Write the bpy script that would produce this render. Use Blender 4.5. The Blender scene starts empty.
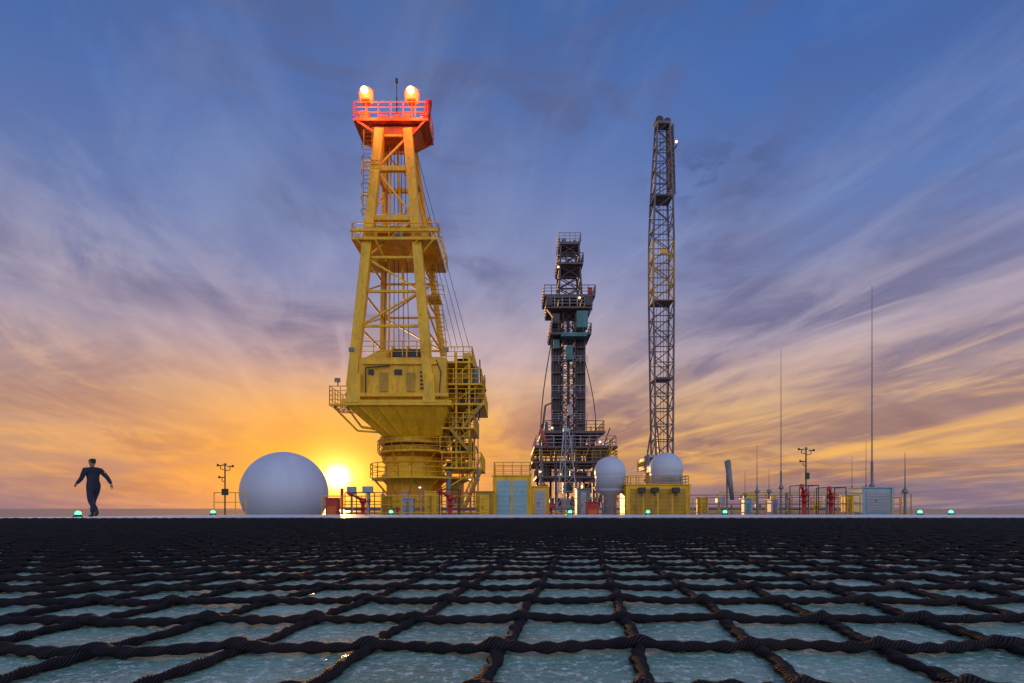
import bpy, math, random
import numpy as np
from mathutils import Vector, Matrix
random.seed(7)
scene=bpy.context.scene
H=0.28
def srgb(r,g,b,a=1.0):
    f=lambda c:(c/255/12.92) if c/255<=0.04045 else ((c/255+0.055)/1.055)**2.4
    return (f(r),f(g),f(b),a)

# ------------------------------------------------------------------ materials
def paint(name,col,rough=0.5,metal=0.0,var=0.25,scale=1.5,dirt=(0.05,0.035,0.02),dirtamt=0.35,bump=0.05,emis=None,estr=0):
    m=bpy.data.materials.new(name); m.use_nodes=True
    nt=m.node_tree; bs=nt.nodes['Principled BSDF']; L=nt.links.new
    tc=nt.nodes.new('ShaderNodeTexCoord')
    mp=nt.nodes.new('ShaderNodeMapping'); mp.inputs['Scale'].default_value=(1,1,0.35); L(tc.outputs['Object'],mp.inputs[0])
    n1=nt.nodes.new('ShaderNodeTexNoise'); n1.inputs['Scale'].default_value=scale; n1.inputs['Detail'].default_value=2; n1.inputs['Roughness'].default_value=0.65
    L(mp.outputs[0],n1.inputs['Vector'])
    r1=nt.nodes.new('ShaderNodeValToRGB')
    c=col; r1.color_ramp.elements[0].position=0.3; r1.color_ramp.elements[1].position=0.7
    r1.color_ramp.elements[0].color=(c[0]*(1-var),c[1]*(1-var),c[2]*(1-var),1)
    r1.color_ramp.elements[1].color=(min(1,c[0]*(1+var*.5)),min(1,c[1]*(1+var*.5)),min(1,c[2]*(1+var*.5)),1)
    L(n1.outputs['Fac'],r1.inputs[0])
    n2=nt.nodes.new('ShaderNodeTexNoise'); n2.inputs['Scale'].default_value=scale*3.3; n2.inputs['Detail'].default_value=4; n2.inputs['Roughness'].default_value=0.75
    L(mp.outputs[0],n2.inputs['Vector'])
    r2=nt.nodes.new('ShaderNodeValToRGB'); r2.color_ramp.elements[0].position=0.52; r2.color_ramp.elements[1].position=0.72
    r2.color_ramp.elements[0].color=(0,0,0,1); r2.color_ramp.elements[1].color=(dirtamt,)*3+(1,)
    L(n2.outputs['Fac'],r2.inputs[0])
    mx=nt.nodes.new('ShaderNodeMixRGB'); L(r2.outputs[0],mx.inputs[0]); L(r1.outputs[0],mx.inputs[1]); mx.inputs[2].default_value=dirt+(1,)
    L(mx.outputs[0],bs.inputs['Base Color'])
    bs.inputs['Roughness'].default_value=rough; bs.inputs['Metallic'].default_value=metal
    if emis:
        bs.inputs['Emission Color'].default_value=emis+(1,); bs.inputs['Emission Strength'].default_value=estr
    return m
YEL=paint('yellow_paint',(0.86,0.50,0.008),0.45,var=.2,dirt=(0.20,0.09,0.012),dirtamt=0.55)
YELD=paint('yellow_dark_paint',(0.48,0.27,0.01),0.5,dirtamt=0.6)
ORG=paint('red_orange_paint',(0.72,0.13,0.02),0.5)
RED=paint('red_paint',(0.5,0.025,0.02),0.4)
WHT=paint('white_paint',(0.62,0.64,0.68),0.4,var=0.08,dirtamt=0.12)
RAD=paint('radome_white',(0.52,0.58,0.70),0.38,var=0.07,dirtamt=0.08,scale=0.6,bump=0.0)
BLK=paint('dark_steel',(0.035,0.035,0.04),0.55,dirt=(0.09,0.05,0.03))
GRY=paint('grey_steel',(0.20,0.205,0.22),0.5)
DGR=paint('derrick_steel',(0.12,0.095,0.11),0.55,dirt=(0.2,0.1,0.05))
COL=paint('mast_column_steel',(0.075,0.06,0.075),0.55,dirt=(0.2,0.1,0.05))
BOOM=paint('boom_steel',(0.17,0.14,0.15),0.5,dirt=(0.2,0.1,0.05))
TEAL=paint('teal_paint',(0.05,0.22,0.24),0.45)
AQUA=paint('pale_blue_paint',(0.26,0.46,0.53),0.45,var=0.1,dirtamt=0.25)
LGR=paint('light_grey_paint',(0.38,0.40,0.44),0.5,var=0.1,dirtamt=0.15)
GALV=paint('galvanised_rail',(0.36,0.26,0.17),0.45)
LAMP=paint('lamp_glow_orange',(1,0.3,0.1),0.4,emis=(1.0,0.13,0.03),estr=2.6)
LAMPY=paint('lamp_glow_core',(1,0.6,0.3),0.4,emis=(1.0,0.42,0.10),estr=8)
GRN=paint('lamp_glow_green',(0.05,0.8,0.2),0.4,emis=(0.04,1.0,0.16),estr=9)
WLMP=paint('lamp_glow_white',(1,0.9,0.6),0.4,emis=(1.0,0.7,0.35),estr=3)

# ------------------------------------------------------------------ mesh helpers
def empty(name,loc):
    e=bpy.data.objects.new(name,None); e.location=loc; e.empty_display_size=0.3
    scene.collection.objects.link(e); return e
class B:
    def __init__(s): s.v=[]; s.f=[]
    def add(s,vs,fs):
        o=len(s.v); s.v+= [tuple(v) for v in vs]; s.f+=[tuple(i+o for i in f) for f in fs]
    def hexa(s,p): s.add(p,[(3,2,1,0),(4,5,6,7),(0,1,5,4),(1,2,6,5),(2,3,7,6),(3,0,4,7)])
    def box(s,c,d,rz=0):
        c=Vector(c); R=Matrix.Rotation(rz,3,'Z'); x,y,z=d[0]/2,d[1]/2,d[2]/2
        s.hexa([c+R@Vector(q) for q in [(-x,-y,-z),(x,-y,-z),(x,y,-z),(-x,y,-z),(-x,-y,z),(x,-y,z),(x,y,z),(-x,y,z)]])
    def beam(s,p,q,w,d=None):
        p=Vector(p);q=Vector(q); d=d or w; a=(q-p)
        if a.length<1e-6:return
        a.normalize(); up=Vector((0,1,0)) if abs(a.y)<0.9 else Vector((0,0,1))
        u=a.cross(up).normalized(); v=a.cross(u).normalized()
        s.hexa([p-u*w/2-v*d/2,p+u*w/2-v*d/2,p+u*w/2+v*d/2,p-u*w/2+v*d/2,q-u*w/2-v*d/2,q+u*w/2-v*d/2,q+u*w/2+v*d/2,q-u*w/2+v*d/2])
    def tube(s,p,q,r,r2=None,n=6):
        p=Vector(p);q=Vector(q); r2=r if r2 is None else r2; a=q-p
        if a.length<1e-6:return
        a.normalize(); up=Vector((0,0,1)) if abs(a.z)<0.9 else Vector((0,1,0))
        u=a.cross(up).normalized(); v=a.cross(u).normalized()
        vs=[]
        for P,R in((p,r),(q,r2)):
            for i in range(n):
                t=2*math.pi*i/n; vs.append(P+u*math.cos(t)*R+v*math.sin(t)*R)
        fs=[(i,(i+1)%n,n+(i+1)%n,n+i) for i in range(n)]+[tuple(range(n))[::-1],tuple(range(n,2*n))]
        s.add(vs,fs)
    def path(s,pts,r,n=6):
        for a,b in zip(pts[:-1],pts[1:]): s.tube(a,b,r,n=n)
    def lathe(s,c,prof,n=32):
        c=Vector(c); vs=[]
        for r,z in prof:
            for i in range(n):
                t=2*math.pi*i/n; vs.append(c+Vector((math.cos(t)*r,math.sin(t)*r,z)))
        fs=[]
        for k in range(len(prof)-1):
            for i in range(n): fs.append((k*n+i,k*n+(i+1)%n,(k+1)*n+(i+1)%n,(k+1)*n+i))
        fs.append(tuple(range(n))[::-1]); m=(len(prof)-1)*n; fs.append(tuple(range(m,m+n)))
        s.add(vs,fs)
    def obj(s,name,mat,parent=None,smooth=False,bevel=0):
        off=Vector(parent.location) if parent else Vector((0,0,0))
        me=bpy.data.meshes.new(name); me.from_pydata([tuple(Vector(v)-off) for v in s.v],[],s.f); me.update()
        me.materials.append(mat)
        if smooth:
            me.polygons.foreach_set('use_smooth',[len(p.vertices)<=4 for p in me.polygons])
        o=bpy.data.objects.new(name,me); scene.collection.objects.link(o)
        if parent:o.parent=parent
        if bevel:
            b=o.modifiers.new('bevel','BEVEL'); b.width=bevel; b.segments=2; b.limit_method='ANGLE'
        return o
def lattice(b,bot,top,n,rc,rb,x=True,chords=True):
    bot=[Vector(p) for p in bot]; top=[Vector(p) for p in top]
    if chords:
        for p,q in zip(bot,top): b.tube(p,q,rc)
    for k in range(n+1):
        r=[p.lerp(q,k/n) for p,q in zip(bot,top)]
        for i in range(len(r)): b.tube(r[i],r[(i+1)%len(r)],rb,n=4)
        if k<n:
            r2=[p.lerp(q,(k+1)/n) for p,q in zip(bot,top)]
            for i in range(len(r)):
                j=(i+1)%len(r)
                if x or k%2==0: b.tube(r[i],r2[j],rb,n=4)
                if x or k%2==1: b.tube(r[j],r2[i],rb,n=4)
def rail(b,pts,h=1.1,sp=1.4,r=0.03,n=2,closed=False):
    pts=[Vector(p) for p in pts]
    if closed: pts=pts+[pts[0]]
    for p,q in zip(pts[:-1],pts[1:]):
        for k in range(n+1):
            z=Vector((0,0,h*(k+1)/(n+1))); b.tube(p+z,q+z,r if k==n else r*.75,n=5)
        m=max(1,round((q-p).length/sp))
        for i in range(m+1):
            a=p.lerp(q,i/m); b.tube(a,a+Vector((0,0,h)),r,n=5)
def ladder(b,p,q,w=0.45,r=0.03,cage=False):
    p=Vector(p);q=Vector(q);u=Vector((w/2,0,0))
    b.tube(p-u,q-u,r,n=5); b.tube(p+u,q+u,r,n=5)
    n=int((q-p).length/0.35)
    for i in range(n):
        a=p.lerp(q,(i+.5)/n); b.tube(a-u,a+u,r*.7,n=4)
        if cage and i%3==0:
            pts=[a+Vector((math.cos(t)*0.45,-0.1-math.sin(t)*0.75,0)) for t in [0,.6,1.2,1.9,2.5,3.14]]
            b.path(pts,r*.7,4)
def stair(b,p,q,w=0.9,r=0.05):
    p=Vector(p);q=Vector(q)
    for dy in(-w/2,w/2):
        o=Vector((0,dy,0)); b.beam(p+o,q+o,0.25,0.06)
        b.tube(p+o+Vector((0,0,1)),q+o+Vector((0,0,1)),r*.7,n=5)
        for i in range(5):
            a=p.lerp(q,i/4)+o; b.tube(a,a+Vector((0,0,1)),r*.6,n=4)
    n=int(abs(q.z-p.z)/0.22)+1
    for i in range(n):
        a=p.lerp(q,(i+.5)/n); b.box(a,(0.26,w,0.04))

# converts measurements taken from the photograph into metres for an object standing at
# distance D, measured on that object's front plane (D+ref)
def mapper(D,ref=0):
    s=(D+ref)/512.0
    return lambda px,py,dy=0:Vector(((px-512)*s, D+dy, H+(508-py)*s))

# ------------------------------------------------------------------ helideck
HD=[(-20,-14),(24,-14),(29,-4),(29,12),(24,21.5),(-11,21.5),(-17.5,13),(-20,5)]
def deck_mat():
    m=bpy.data.materials.new('helideck_nonslip_green'); m.use_nodes=True; nt=m.node_tree; L=nt.links.new; bs=nt.nodes['Principled BSDF']
    tc=nt.nodes.new('ShaderNodeTexCoord')
    def noise(sc,det=4,ro=.6):
        n=nt.nodes.new('ShaderNodeTexNoise'); n.inputs['Scale'].default_value=sc; n.inputs['Detail'].default_value=det; n.inputs['Roughness'].default_value=ro; L(tc.outputs['Object'],n.inputs['Vector']); return n
    def ramp(n,a,b,ca,cb):
        r=nt.nodes.new('ShaderNodeValToRGB'); e=r.color_ramp.elements; e[0].position=a;e[1].position=b;e[0].color=ca;e[1].color=cb; L(n.outputs['Fac'],r.inputs[0]); return r
    big=ramp(noise(2.6,4,.65),.35,.68,(0.13,0.29,0.20,1),(0.30,0.49,0.36,1))
    sp=ramp(noise(48,3,.8),.53,.62,(0,0,0,1),(.85,.85,.85,1))
    mx=nt.nodes.new('ShaderNodeMixRGB'); L(sp.outputs[0],mx.inputs[0]); L(big.outputs[0],mx.inputs[1]); mx.inputs[2].default_value=(0.74,0.80,0.70,1)
    dk=ramp(noise(90,2,.6),.58,.68,(0,0,0,1),(.6,.6,.6,1))
    m2=nt.nodes.new('ShaderNodeMixRGB'); L(dk.outputs[0],m2.inputs[0]); L(mx.outputs[0],m2.inputs[1]); m2.inputs[2].default_value=(0.05,0.14,0.10,1)
    st=ramp(noise(7,5,.78),.53,.68,(0,0,0,1),(.65,.65,.65,1))
    m3=nt.nodes.new('ShaderNodeMixRGB'); L(st.outputs[0],m3.inputs[0]); L(m2.outputs[0],m3.inputs[1]); m3.inputs[2].default_value=(0.12,0.17,0.13,1)
    L(m3.outputs[0],bs.inputs['Base Color'])
    rr=ramp(noise(5,3,.6),.40,.62,(.20,.20,.20,1),(.5,.5,.5,1)); L(rr.outputs[0],bs.inputs['Roughness'])
    bp=nt.nodes.new('ShaderNodeBump'); bp.inputs['Strength'].default_value=.8; bp.inputs['Distance'].default_value=.005; L(noise(70,2,.7).outputs['Fac'],bp.inputs['Height']); L(bp.outputs[0],bs.inputs['Normal'])
    return m
DECK=deck_mat()
hd=empty('helideck',(0,0,0))
b=B(); n=len(HD)
b.add([(x,y,0) for x,y in HD]+[(x,y,-.45) for x,y in HD],[tuple(range(n)),tuple(range(n,2*n))[::-1]]+[(i,n+i,n+(i+1)%n,(i+1)%n) for i in range(n)])
b.obj('deck_plate',DECK,hd)
def inset(P,d):
    out=[];m=len(P)
    for i in range(m):
        a=Vector(P[i-1]);c=Vector(P[i]);e=Vector(P[(i+1)%m])
        n1=Vector((-(c-a).y,(c-a).x)).normalized(); n2=Vector((-(e-c).y,(e-c).x)).normalized()
        k=(n1+n2)/(1+n1.dot(n2)); q=c+k*d; out.append((q.x,q.y))
    return out
o1=inset(HD,.25); o2=inset(HD,6.2)
b=B(); b.add([(x,y,.004) for x,y in o1]+[(x,y,.004) for x,y in o2],[(i,(i+1)%n,n+(i+1)%n,n+i) for i in range(n)])
b.obj('perimeter_marking',paint('deck_white_marking',(.80,.77,.75),.5,var=.12,dirtamt=.3),hd)
b=B()
for i in range(n):
    p=Vector(HD[i]+(-.1,));q=Vector(HD[(i+1)%n]+(-.1,)); b.beam(p,q,.12,.2)
b.obj('edge_gutter',LGR,hd)
b=B(); bn=B(); oo=inset(HD,-1.5)
for i in range(n):
    p=Vector(HD[i]+(-.3,));q=Vector(HD[(i+1)%n]+(-.3,)); P=Vector(oo[i]+(-.05,));Q=Vector(oo[(i+1)%n]+(-.05,))
    b.tube(P,Q,.035)
    m=int((q-p).length/1.6)
    for k in range(m+1): b.tube(p.lerp(q,k/m),P.lerp(Q,k/m),.03)
    for k in range(1,8): bn.tube(p.lerp(P,k/8),q.lerp(Q,k/8),.008,n=4)
    for k in range(m*6): bn.tube(p.lerp(q,k/(m*6)),P.lerp(Q,k/(m*6)),.008,n=3)
b.obj('safety_net_frame',GRY,hd); bn.obj('safety_net_mesh',BLK,hd)
b=B()
for y in(-10,-3,4,11,18):
    b.beam((-18,y,-1.0),(26,y,-1.0),.4,.9)
for x in(-14,-5,5,14,23):
    b.beam((x,-12,-1.9),(x,20,-1.9),.5,.8)
    for y in(-8,6,18): b.tube((x,y,-2.2),(x*.8,y+6,-14),.35,n=10)
b.obj('support_trusses',GRY,hd)

# ------------------------------------------------------------------ rope net
def rope_mat():
    m=bpy.data.materials.new('black_braided_rope'); m.use_nodes=True; nt=m.node_tree; L=nt.links.new; bs=nt.nodes['Principled BSDF']
    uv=nt.nodes.new('ShaderNodeUVMap'); tc=nt.nodes.new('ShaderNodeTexCoord')
    w=nt.nodes.new('ShaderNodeTexWave'); w.inputs['Scale'].default_value=16; w.inputs['Distortion'].default_value=2; w.inputs['Detail'].default_value=1
    mp=nt.nodes.new('ShaderNodeMapping'); mp.inputs['Scale'].default_value=(3.0,.45,1); mp.inputs['Rotation'].default_value=(0,0,.5); L(uv.outputs[0],mp.inputs[0]); L(mp.outputs[0],w.inputs['Vector'])
    nz=nt.nodes.new('ShaderNodeTexNoise'); nz.inputs['Scale'].default_value=260; nz.inputs['Detail'].default_value=2; L(tc.outputs['Object'],nz.inputs['Vector'])
    r=nt.nodes.new('ShaderNodeValToRGB'); r.color_ramp.elements[0].color=(.003,.003,.005,1); r.color_ramp.elements[1].color=(.032,.030,.037,1); L(w.outputs['Fac'],r.inputs[0])
    n2=nt.nodes.new('ShaderNodeTexNoise'); n2.inputs['Scale'].default_value=3; n2.inputs['Detail'].default_value=3; L(tc.outputs['Object'],n2.inputs['Vector'])
    r2=nt.nodes.new('ShaderNodeValToRGB'); r2.color_ramp.elements[0].position=.46; r2.color_ramp.elements[1].position=.72; r2.color_ramp.elements[0].color=(0,0,0,1); r2.color_ramp.elements[1].color=(.6,.6,.6,1); L(n2.outputs['Fac'],r2.inputs[0])
    mx=nt.nodes.new('ShaderNodeMixRGB'); L(r2.outputs[0],mx.inputs[0]); L(r.outputs[0],mx.inputs[1]); mx.inputs[2].default_value=(.045,.028,.022,1)
    L(mx.outputs[0],bs.inputs['Base Color']); bs.inputs['Roughness'].default_value=.8; bs.inputs['Specular IOR Level'].default_value=.2
    ad=nt.nodes.new('ShaderNodeMath'); ad.operation='ADD'; L(w.outputs['Fac'],ad.inputs[0]); L(nz.outputs['Fac'],ad.inputs[1])
    bp=nt.nodes.new('ShaderNodeBump'); bp.inputs['Strength'].default_value=.9; bp.inputs['Distance'].default_value=.004; L(ad.outputs[0],bp.inputs['Height']); L(bp.outputs[0],bs.inputs['Normal'])
    return m
S=0.25; SK=0.156; X0=-0.187; Y0=0.975-4*S; RR=0.0088
def warp(a,c):
    x=a*S+X0; y=c*S+Y0
    wx=.009*math.sin(1.7*a+.9*math.sin(c*.8))+.006*math.sin(2.9*c+a*2.1)+.018*math.sin(.35*c+a*.5)+.003*math.sin(9*c+a*3)
    wy=.010*math.sin(2.3*a+1.1*c)+.009*math.sin(4.1*a+2.7*c)+.018*math.sin(.4*a+.35*c)+.0035*math.sin(8.3*a+c*5)
    return x+SK*y+wx, y+0.015*x+wy
def build_net():
    V=[];F=[];UV=[]; off=0
    a0,a1=-78,92; c0,c1=0,54
    def inside(x,y): return (x>-17.2+max(0,(y-9))*.8) and x<22 and y>.12 and y<13.2+0.05*math.sin(x)
    def run(pts,rad,n,tw):
        nonlocal off
        P=np.array(pts); m=len(P)
        if m<3:return
        T=np.gradient(P,axis=0); T/=np.linalg.norm(T,axis=1)[:,None]
        U=np.cross(T,[0,0,1.0]); U/=np.linalg.norm(U,axis=1)[:,None]; W=np.cross(U,T)
        ln=np.concatenate([[0],np.cumsum(np.linalg.norm(np.diff(P,axis=0),axis=1))])
        th=np.arange(n)*2*math.pi/n
        R=np.array(rad)[:,None]*(1+(tw*np.cos(2*(th[None,:]-2*math.pi*ln[:,None]/.10))))
        v=P[:,None,:]+R[:,:,None]*(np.cos(th)[None,:,None]*U[:,None,:]*1.4+np.sin(th)[None,:,None]*W[:,None,:])
        V.append(v.reshape(-1,3))
        i=np.arange(m-1)[:,None]*n; j=np.arange(n)[None,:]; j2=(j+1)%n
        f=np.stack([i+j,i+j2,i+n+j2,i+n+j],-1).reshape(-1,4)+off; F.append(f)
        u=np.broadcast_to(ln[:-1,None],(m-1,n)); u2=np.broadcast_to(ln[1:,None],(m-1,n)); vv=np.broadcast_to(np.arange(n)[None,:]/n,(m-1,n)); v2=vv+1/n
        UV.append(np.stack([u,vv,u,v2,u2,v2,u2,vv],-1).reshape(-1,2)); off+=m*n
    for kind in(0,1):
        rng=range(a0,a1) if kind==0 else range(c0,c1)
        for k in rng:
            t=c0 if kind==0 else a0; te=c1 if kind==0 else a1
            segs=[];pts=[];rad=[];mind=99
            while t<te:
                x,y=(warp(k,t) if kind==0 else warp(t,k))
                d=math.hypot(x,y)
                if inside(x,y):
                    fr=abs(t-round(t)); kn=math.exp(-(fr/.08)**2); lump=1+.10*math.sin(t*13.7+k*2.1)+.07*math.sin(t*31+k)
                    if kind==0: z=RR*1.05; r=RR*.98*lump
                    else: z=RR*1.15+RR*.85*math.exp(-(fr/.12)**2)+.004*(.5+.5*math.sin(t*2.6+k*1.7)); r=RR*(1.08+.38*kn)*lump
                    pts.append((x,y,z)); rad.append(r); mind=min(mind,d)
                elif pts:
                    segs.append((pts,rad,mind)); pts=[];rad=[];mind=99
                t+=min(.25,max(.028,d*.02))if d<6 else .5
            if pts: segs.append((pts,rad,mind))
            for p,r,md in segs: run(p,r,12 if md<2.0 else 5,.20 if md<6 else .05)
    V=np.concatenate(V);F=np.concatenate(F);UV=np.concatenate(UV)
    me=bpy.data.meshes.new('helideck_rope_net'); me.vertices.add(len(V)); me.vertices.foreach_set('co',V.ravel())
    me.loops.add(F.size); me.loops.foreach_set('vertex_index',F.ravel()); me.polygons.add(len(F)); me.polygons.foreach_set('loop_start',np.arange(len(F))*4)
    me.update(calc_edges=True)
    me.polygons.foreach_set('use_smooth',np.ones(len(F),dtype=bool))
    l=me.uv_layers.new(name='UVMap'); l.data.foreach_set('uv',UV.ravel().astype(np.float32))
    me.materials.append(rope_mat()); me.validate()
    o=bpy.data.objects.new('helideck_rope_net',me); scene.collection.objects.link(o)
    print('net faces',len(F))
build_net()

# ------------------------------------------------------------------ perimeter lights
for (px,D) in((78,15.6),(213,20.6),(391,21),(570,21),(648,21),(725,21),(920,20.8),(951,21)):
    x=(px-512)/512*D; e=empty('perimeter_light',(x,D,0))
    b=B(); b.lathe((x,D,0.004),[(.13,0),(.13,.03),(.08,.05),(.08,.08)],16); b.obj('housing',BLK,e,True)
    b=B(); b.lathe((x,D,0.084),[(.07,0),(.07,.05),(.055,.08),(.02,.10)],16); b.obj('lens',GRN,e,True)

# ------------------------------------------------------------------ rig platform below
pf=empty('rig_platform',(4,50,-3))
b=B(); b.box((3,56,-3.4),(44,66,.8)); b.obj('main_deck',GRY,pf)
b=B()
for x in(-16,3,22):
    for y in(26,56,86): b.tube((x,y,-3.8),(x,y,-40),2.4,n=20)
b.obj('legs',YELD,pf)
b=B(); b.box((3,56,-8),(42,62,.5))
for x in(-17,-7,3,13,23): b.beam((x,25,-5.8),(x,87,-5.8),.6,1.6)
for y in(25,40,56,72,87): b.beam((-17,y,-5.8),(23,y,-5.8),.6,1.6)
b.obj('cellar_deck',GRY,pf)
b=B(); random.seed(3)
for i in range(60):
    x=random.uniform(-16,22); y=random.uniform(30,84); h=random.uniform(.6,2.6); b.box((x,y,-3+h/2),(random.uniform(.6,3),random.uniform(.6,3),h))
b.obj('deck_equipment',GRY,pf)

# ------------------------------------------------------------------ yellow pedestal crane
def crane_C(ref=None):
    return (lambda px,py,dy=0: mapper(45,dy)(px,py,dy)) if ref is None else mapper(45,ref)
C=crane_C(); sc=43/512
cr=empty('pedestal_crane',(C(409,508).x,45,-3))
y=B(); yd=B(); k=B(); g=B(); o=B(); rl=B()
FL=(C(380,131,-.9),C(352,388,-4.2)); FR=(C(408,131,-.9),C(429,388,-4.2)); RL=(C(386,131,1),C(383,356,3.2)); RRg=(C(412,131,1),C(443,356,3.2))
y.beam(*FL,.78,.7); y.beam(*FR,.78,.7); y.beam(*RL,.5,.5); y.beam(*RRg,.5,.5)
def at(leg,py):
    z=C(0,py).z; t=(z-leg[0].z)/(leg[1].z-leg[0].z); return leg[0].lerp(leg[1],t)
ys=[144,180,232,272,306,340]
for i,py in enumerate(ys):
    w=.42 if py in(180,232) else .22
    y.beam(at(FL,py),at(FR,py),w,w*.8); y.beam(at(RL,py),at(RRg,py),w*.8,w*.7); y.beam(at(FL,py),at(RL,py),w*.7); y.beam(at(FR,py),at(RRg,py),w*.7)
    if i<len(ys)-1:
        q=ys[i+1]
        if i%2: y.beam(at(FL,py),at(FR,q),.17,.14); y.beam(at(RRg,py),at(RL,q),.13,.12); y.beam(at(RRg,py),at(FR,q),.15,.15)
        else: y.beam(at(FR,py),at(FL,q),.17,.14); y.beam(at(RL,py),at(RRg,q),.13,.12); y.beam(at(FR,py),at(RRg,q),.15,.15)
        y.beam(at(FL,q),at(RL,py),.13,.12)
y.beam(C(397,131,.2),C(404,300,.5),.2); y.beam(C(391,131,.2),C(389,340,.5),.16)
for i in range(6): k.tube(C(388+i*3.2,134,0),C(384+i*5,350,1),.03,n=4)
for i in range(4): k.tube(C(416,150+i*14,0.5),C(470-i*6,350,2),.022,n=4)
# mid platform
C=crane_C(-3)
y.box(C(394,238),(84*sc,6,.25)); y.box(C(394,230,-3.0),(86*sc,.15,.25))
for xx in(356,375,418,434): y.beam(C(xx,239,-3),C(394+(xx-396)*.5,256,-2),.15)
rail(rl,[C(352,237,-3),C(438,237,-3),C(438,237,3),C(352,237,3)],h=1.15,sp=1.0,r=.04,n=2,closed=True)
y.box(C(394,219,0),(64*sc,4,.14)); rail(rl,[C(362,219,-2),C(427,219,-2),C(427,219,2),C(362,219,2)],h=1.0,sp=.9,r=.04,n=2,closed=True)
y.box(C(368,228,-1),(9*sc,2,1.0)); y.box(C(421,229,-1),(8*sc,2,.9)); g.box(C(398,230,-2),(8*sc,.8,.9))
C=crane_C()
for xx in(364,428): 
    for dy in(-1.8,1.8): y.beam(C(xx,238,dy),C(xx,219,dy),.12)
y.box(C(430,263,1),(16*sc,2,.12)); y.box(C(433,300,1),(16*sc,2,.12)); rail(rl,[C(428,299,0),C(444,299,0)],h=1.2,sp=.6,r=.035); rail(rl,[C(425,262,0),C(438,262,0)],h=1.2,sp=.6,r=.035)
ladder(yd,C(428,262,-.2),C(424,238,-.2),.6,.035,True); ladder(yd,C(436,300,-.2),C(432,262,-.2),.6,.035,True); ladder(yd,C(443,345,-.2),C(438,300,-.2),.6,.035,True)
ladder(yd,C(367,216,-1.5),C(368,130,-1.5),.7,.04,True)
rail(rl,[C(362,205,-1.8),C(384,205,-1.8)],h=1.0,sp=.6,r=.035); rail(rl,[C(362,172,-1.8),C(380,172,-1.8)],h=1.0,sp=.6,r=.035)
# top head platform
C=crane_C(-1.4)
o.box(C(391,120,0),(76*sc,3.0,.22))
o.hexa([C(377,133,-.9),C(412,133,-.9),C(412,133,.9),C(377,133,.9),C(370,124,-1.1),C(420,124,-1.1),C(420,124,1.1),C(370,124,1.1)])
for xx,xt in((378,357),(411,425)): 
    for dy in(-1,1): o.beam(C(xx,132,dy),C(xt,121,dy*1.4),.16)
ro=B(); rail(ro,[C(354,118.5,-1.5),C(428,118.5,-1.5),C(428,118.5,1.5),C(354,118.5,1.5)],h=1.35,sp=1.0,r=.04,n=2,closed=True)
o.box(C(364,114,-1),(9*sc,.7,.6)); o.box(C(382,114.5,-.6),(8*sc,.8,.55)); o.box(C(405,114,-.6),(8*sc,.8,.7)); o.tube(C(395,113,-.7),C(395,113,.8),.45,n=14)
rb=B(); rb.tube(C(425,121,-1),C(428,99,-1),.3,n=12); rb.lathe(C(428,99,-1),[(.3,0),(.24,.16),(.1,.26)],12); rb.tube(C(419,112,-1),C(426,112,-1),.08)
k.tube(C(393,120),C(393,84),.07); k.tube(C(393,84),C(393,67),.035,n=5); k.tube(C(393,69),C(393,65),.12)
for xx in(365,411):
    o.tube(C(xx,119,-1),C(xx,99,-1),.08); o.box(C(xx,98.5,-1),(.7,.7,.12))
    b=B(); b.lathe(C(xx,98,-1),[(.42,0),(.55,.15),(.62,.6),(.55,.9),(.25,1.1)],18); b.obj('obstruction_lamp',LAMP,cr,True)
    b=B(); b.tube(C(xx,92,-1.45),C(xx,92,-1.68),.30,n=16); b.obj('obstruction_lamp_core',LAMPY,cr,True)
    o.beam(C(xx-7,99,-1),C(xx-7,86,-1),.08); o.beam(C(xx+7,99,-1),C(xx+7,86,-1),.08)
# winch area + machine house
C=crane_C(-4.2)
k.tube(C(386,347,-1),C(416,347,-1),.8,n=20); k.tube(C(388,350,2),C(420,350,2),.9,n=20)
for xx in(384,400,417): y.tube(C(xx,347,-1),C(xx+1.6,347,-1),1.05,n=20)
y.box(C(374,351,1),(12*sc,4,1.1)); y.box(C(432,353,1),(14*sc,5,1.0))
y.hexa([C(362,358,-4),C(384,358,-4),C(384,358,3),C(362,358,3),C(373,341,-2),C(382,341,-2),C(382,341,2),C(373,341,2)])
rail(rl,[C(360,357,-4.4),C(446,357,-4.4)],h=1.2,sp=1.2,r=.04)
y.box(C(402,380,.3),(84*sc,8.8,44*sc))
y.hexa([C(347,404,-4.8),C(362,404,-4.8),C(362,404,4),C(347,404,4),C(354,374,-4.6),C(362,374,-4.6),C(362,374,4),C(354,374,4)])
for xx,w in((354,13),(430,13)):
    y.hexa([C(xx-w/2,404,-4.85),C(xx+w/2,404,-4.85),C(xx+w/2,404,-3.9),C(xx-w/2,404,-3.9),C(xx-w/3,374,-4.5),C(xx+w/3,374,-4.5),C(xx+w/3,374,-3.9),C(xx-w/3,374,-3.9)])
y.box(C(398,404,0),(103*sc,9.6,.45)); y.box(C(398,396,-4.5),(97*sc,.4,.3)); y.box(C(400,363,-4.15),(70*sc,.25,.25))
for xx in range(370,424,9): y.box(C(xx,380,-4.14),(.1,.1,28*sc))
for xx in(384,411): yd.box(C(xx,382,-4.16),(8*sc,.1,18*sc))
k.box(C(398,372,-4.16),(7*sc,.1,5*sc)); k.box(C(371,372,-4.16),(5*sc,.1,5*sc))
for i in range(5): k.box(C(425+.01*i,372+i*4,-4.15),(.8,.08,.12))
k.path([C(366,396,-4.3),C(366,368,-4.3),C(390,366,-4.3)],.05); k.path([C(440,400,-4.7),C(441,372,-4.3),C(436,360,-4.2)],.05)
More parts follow.
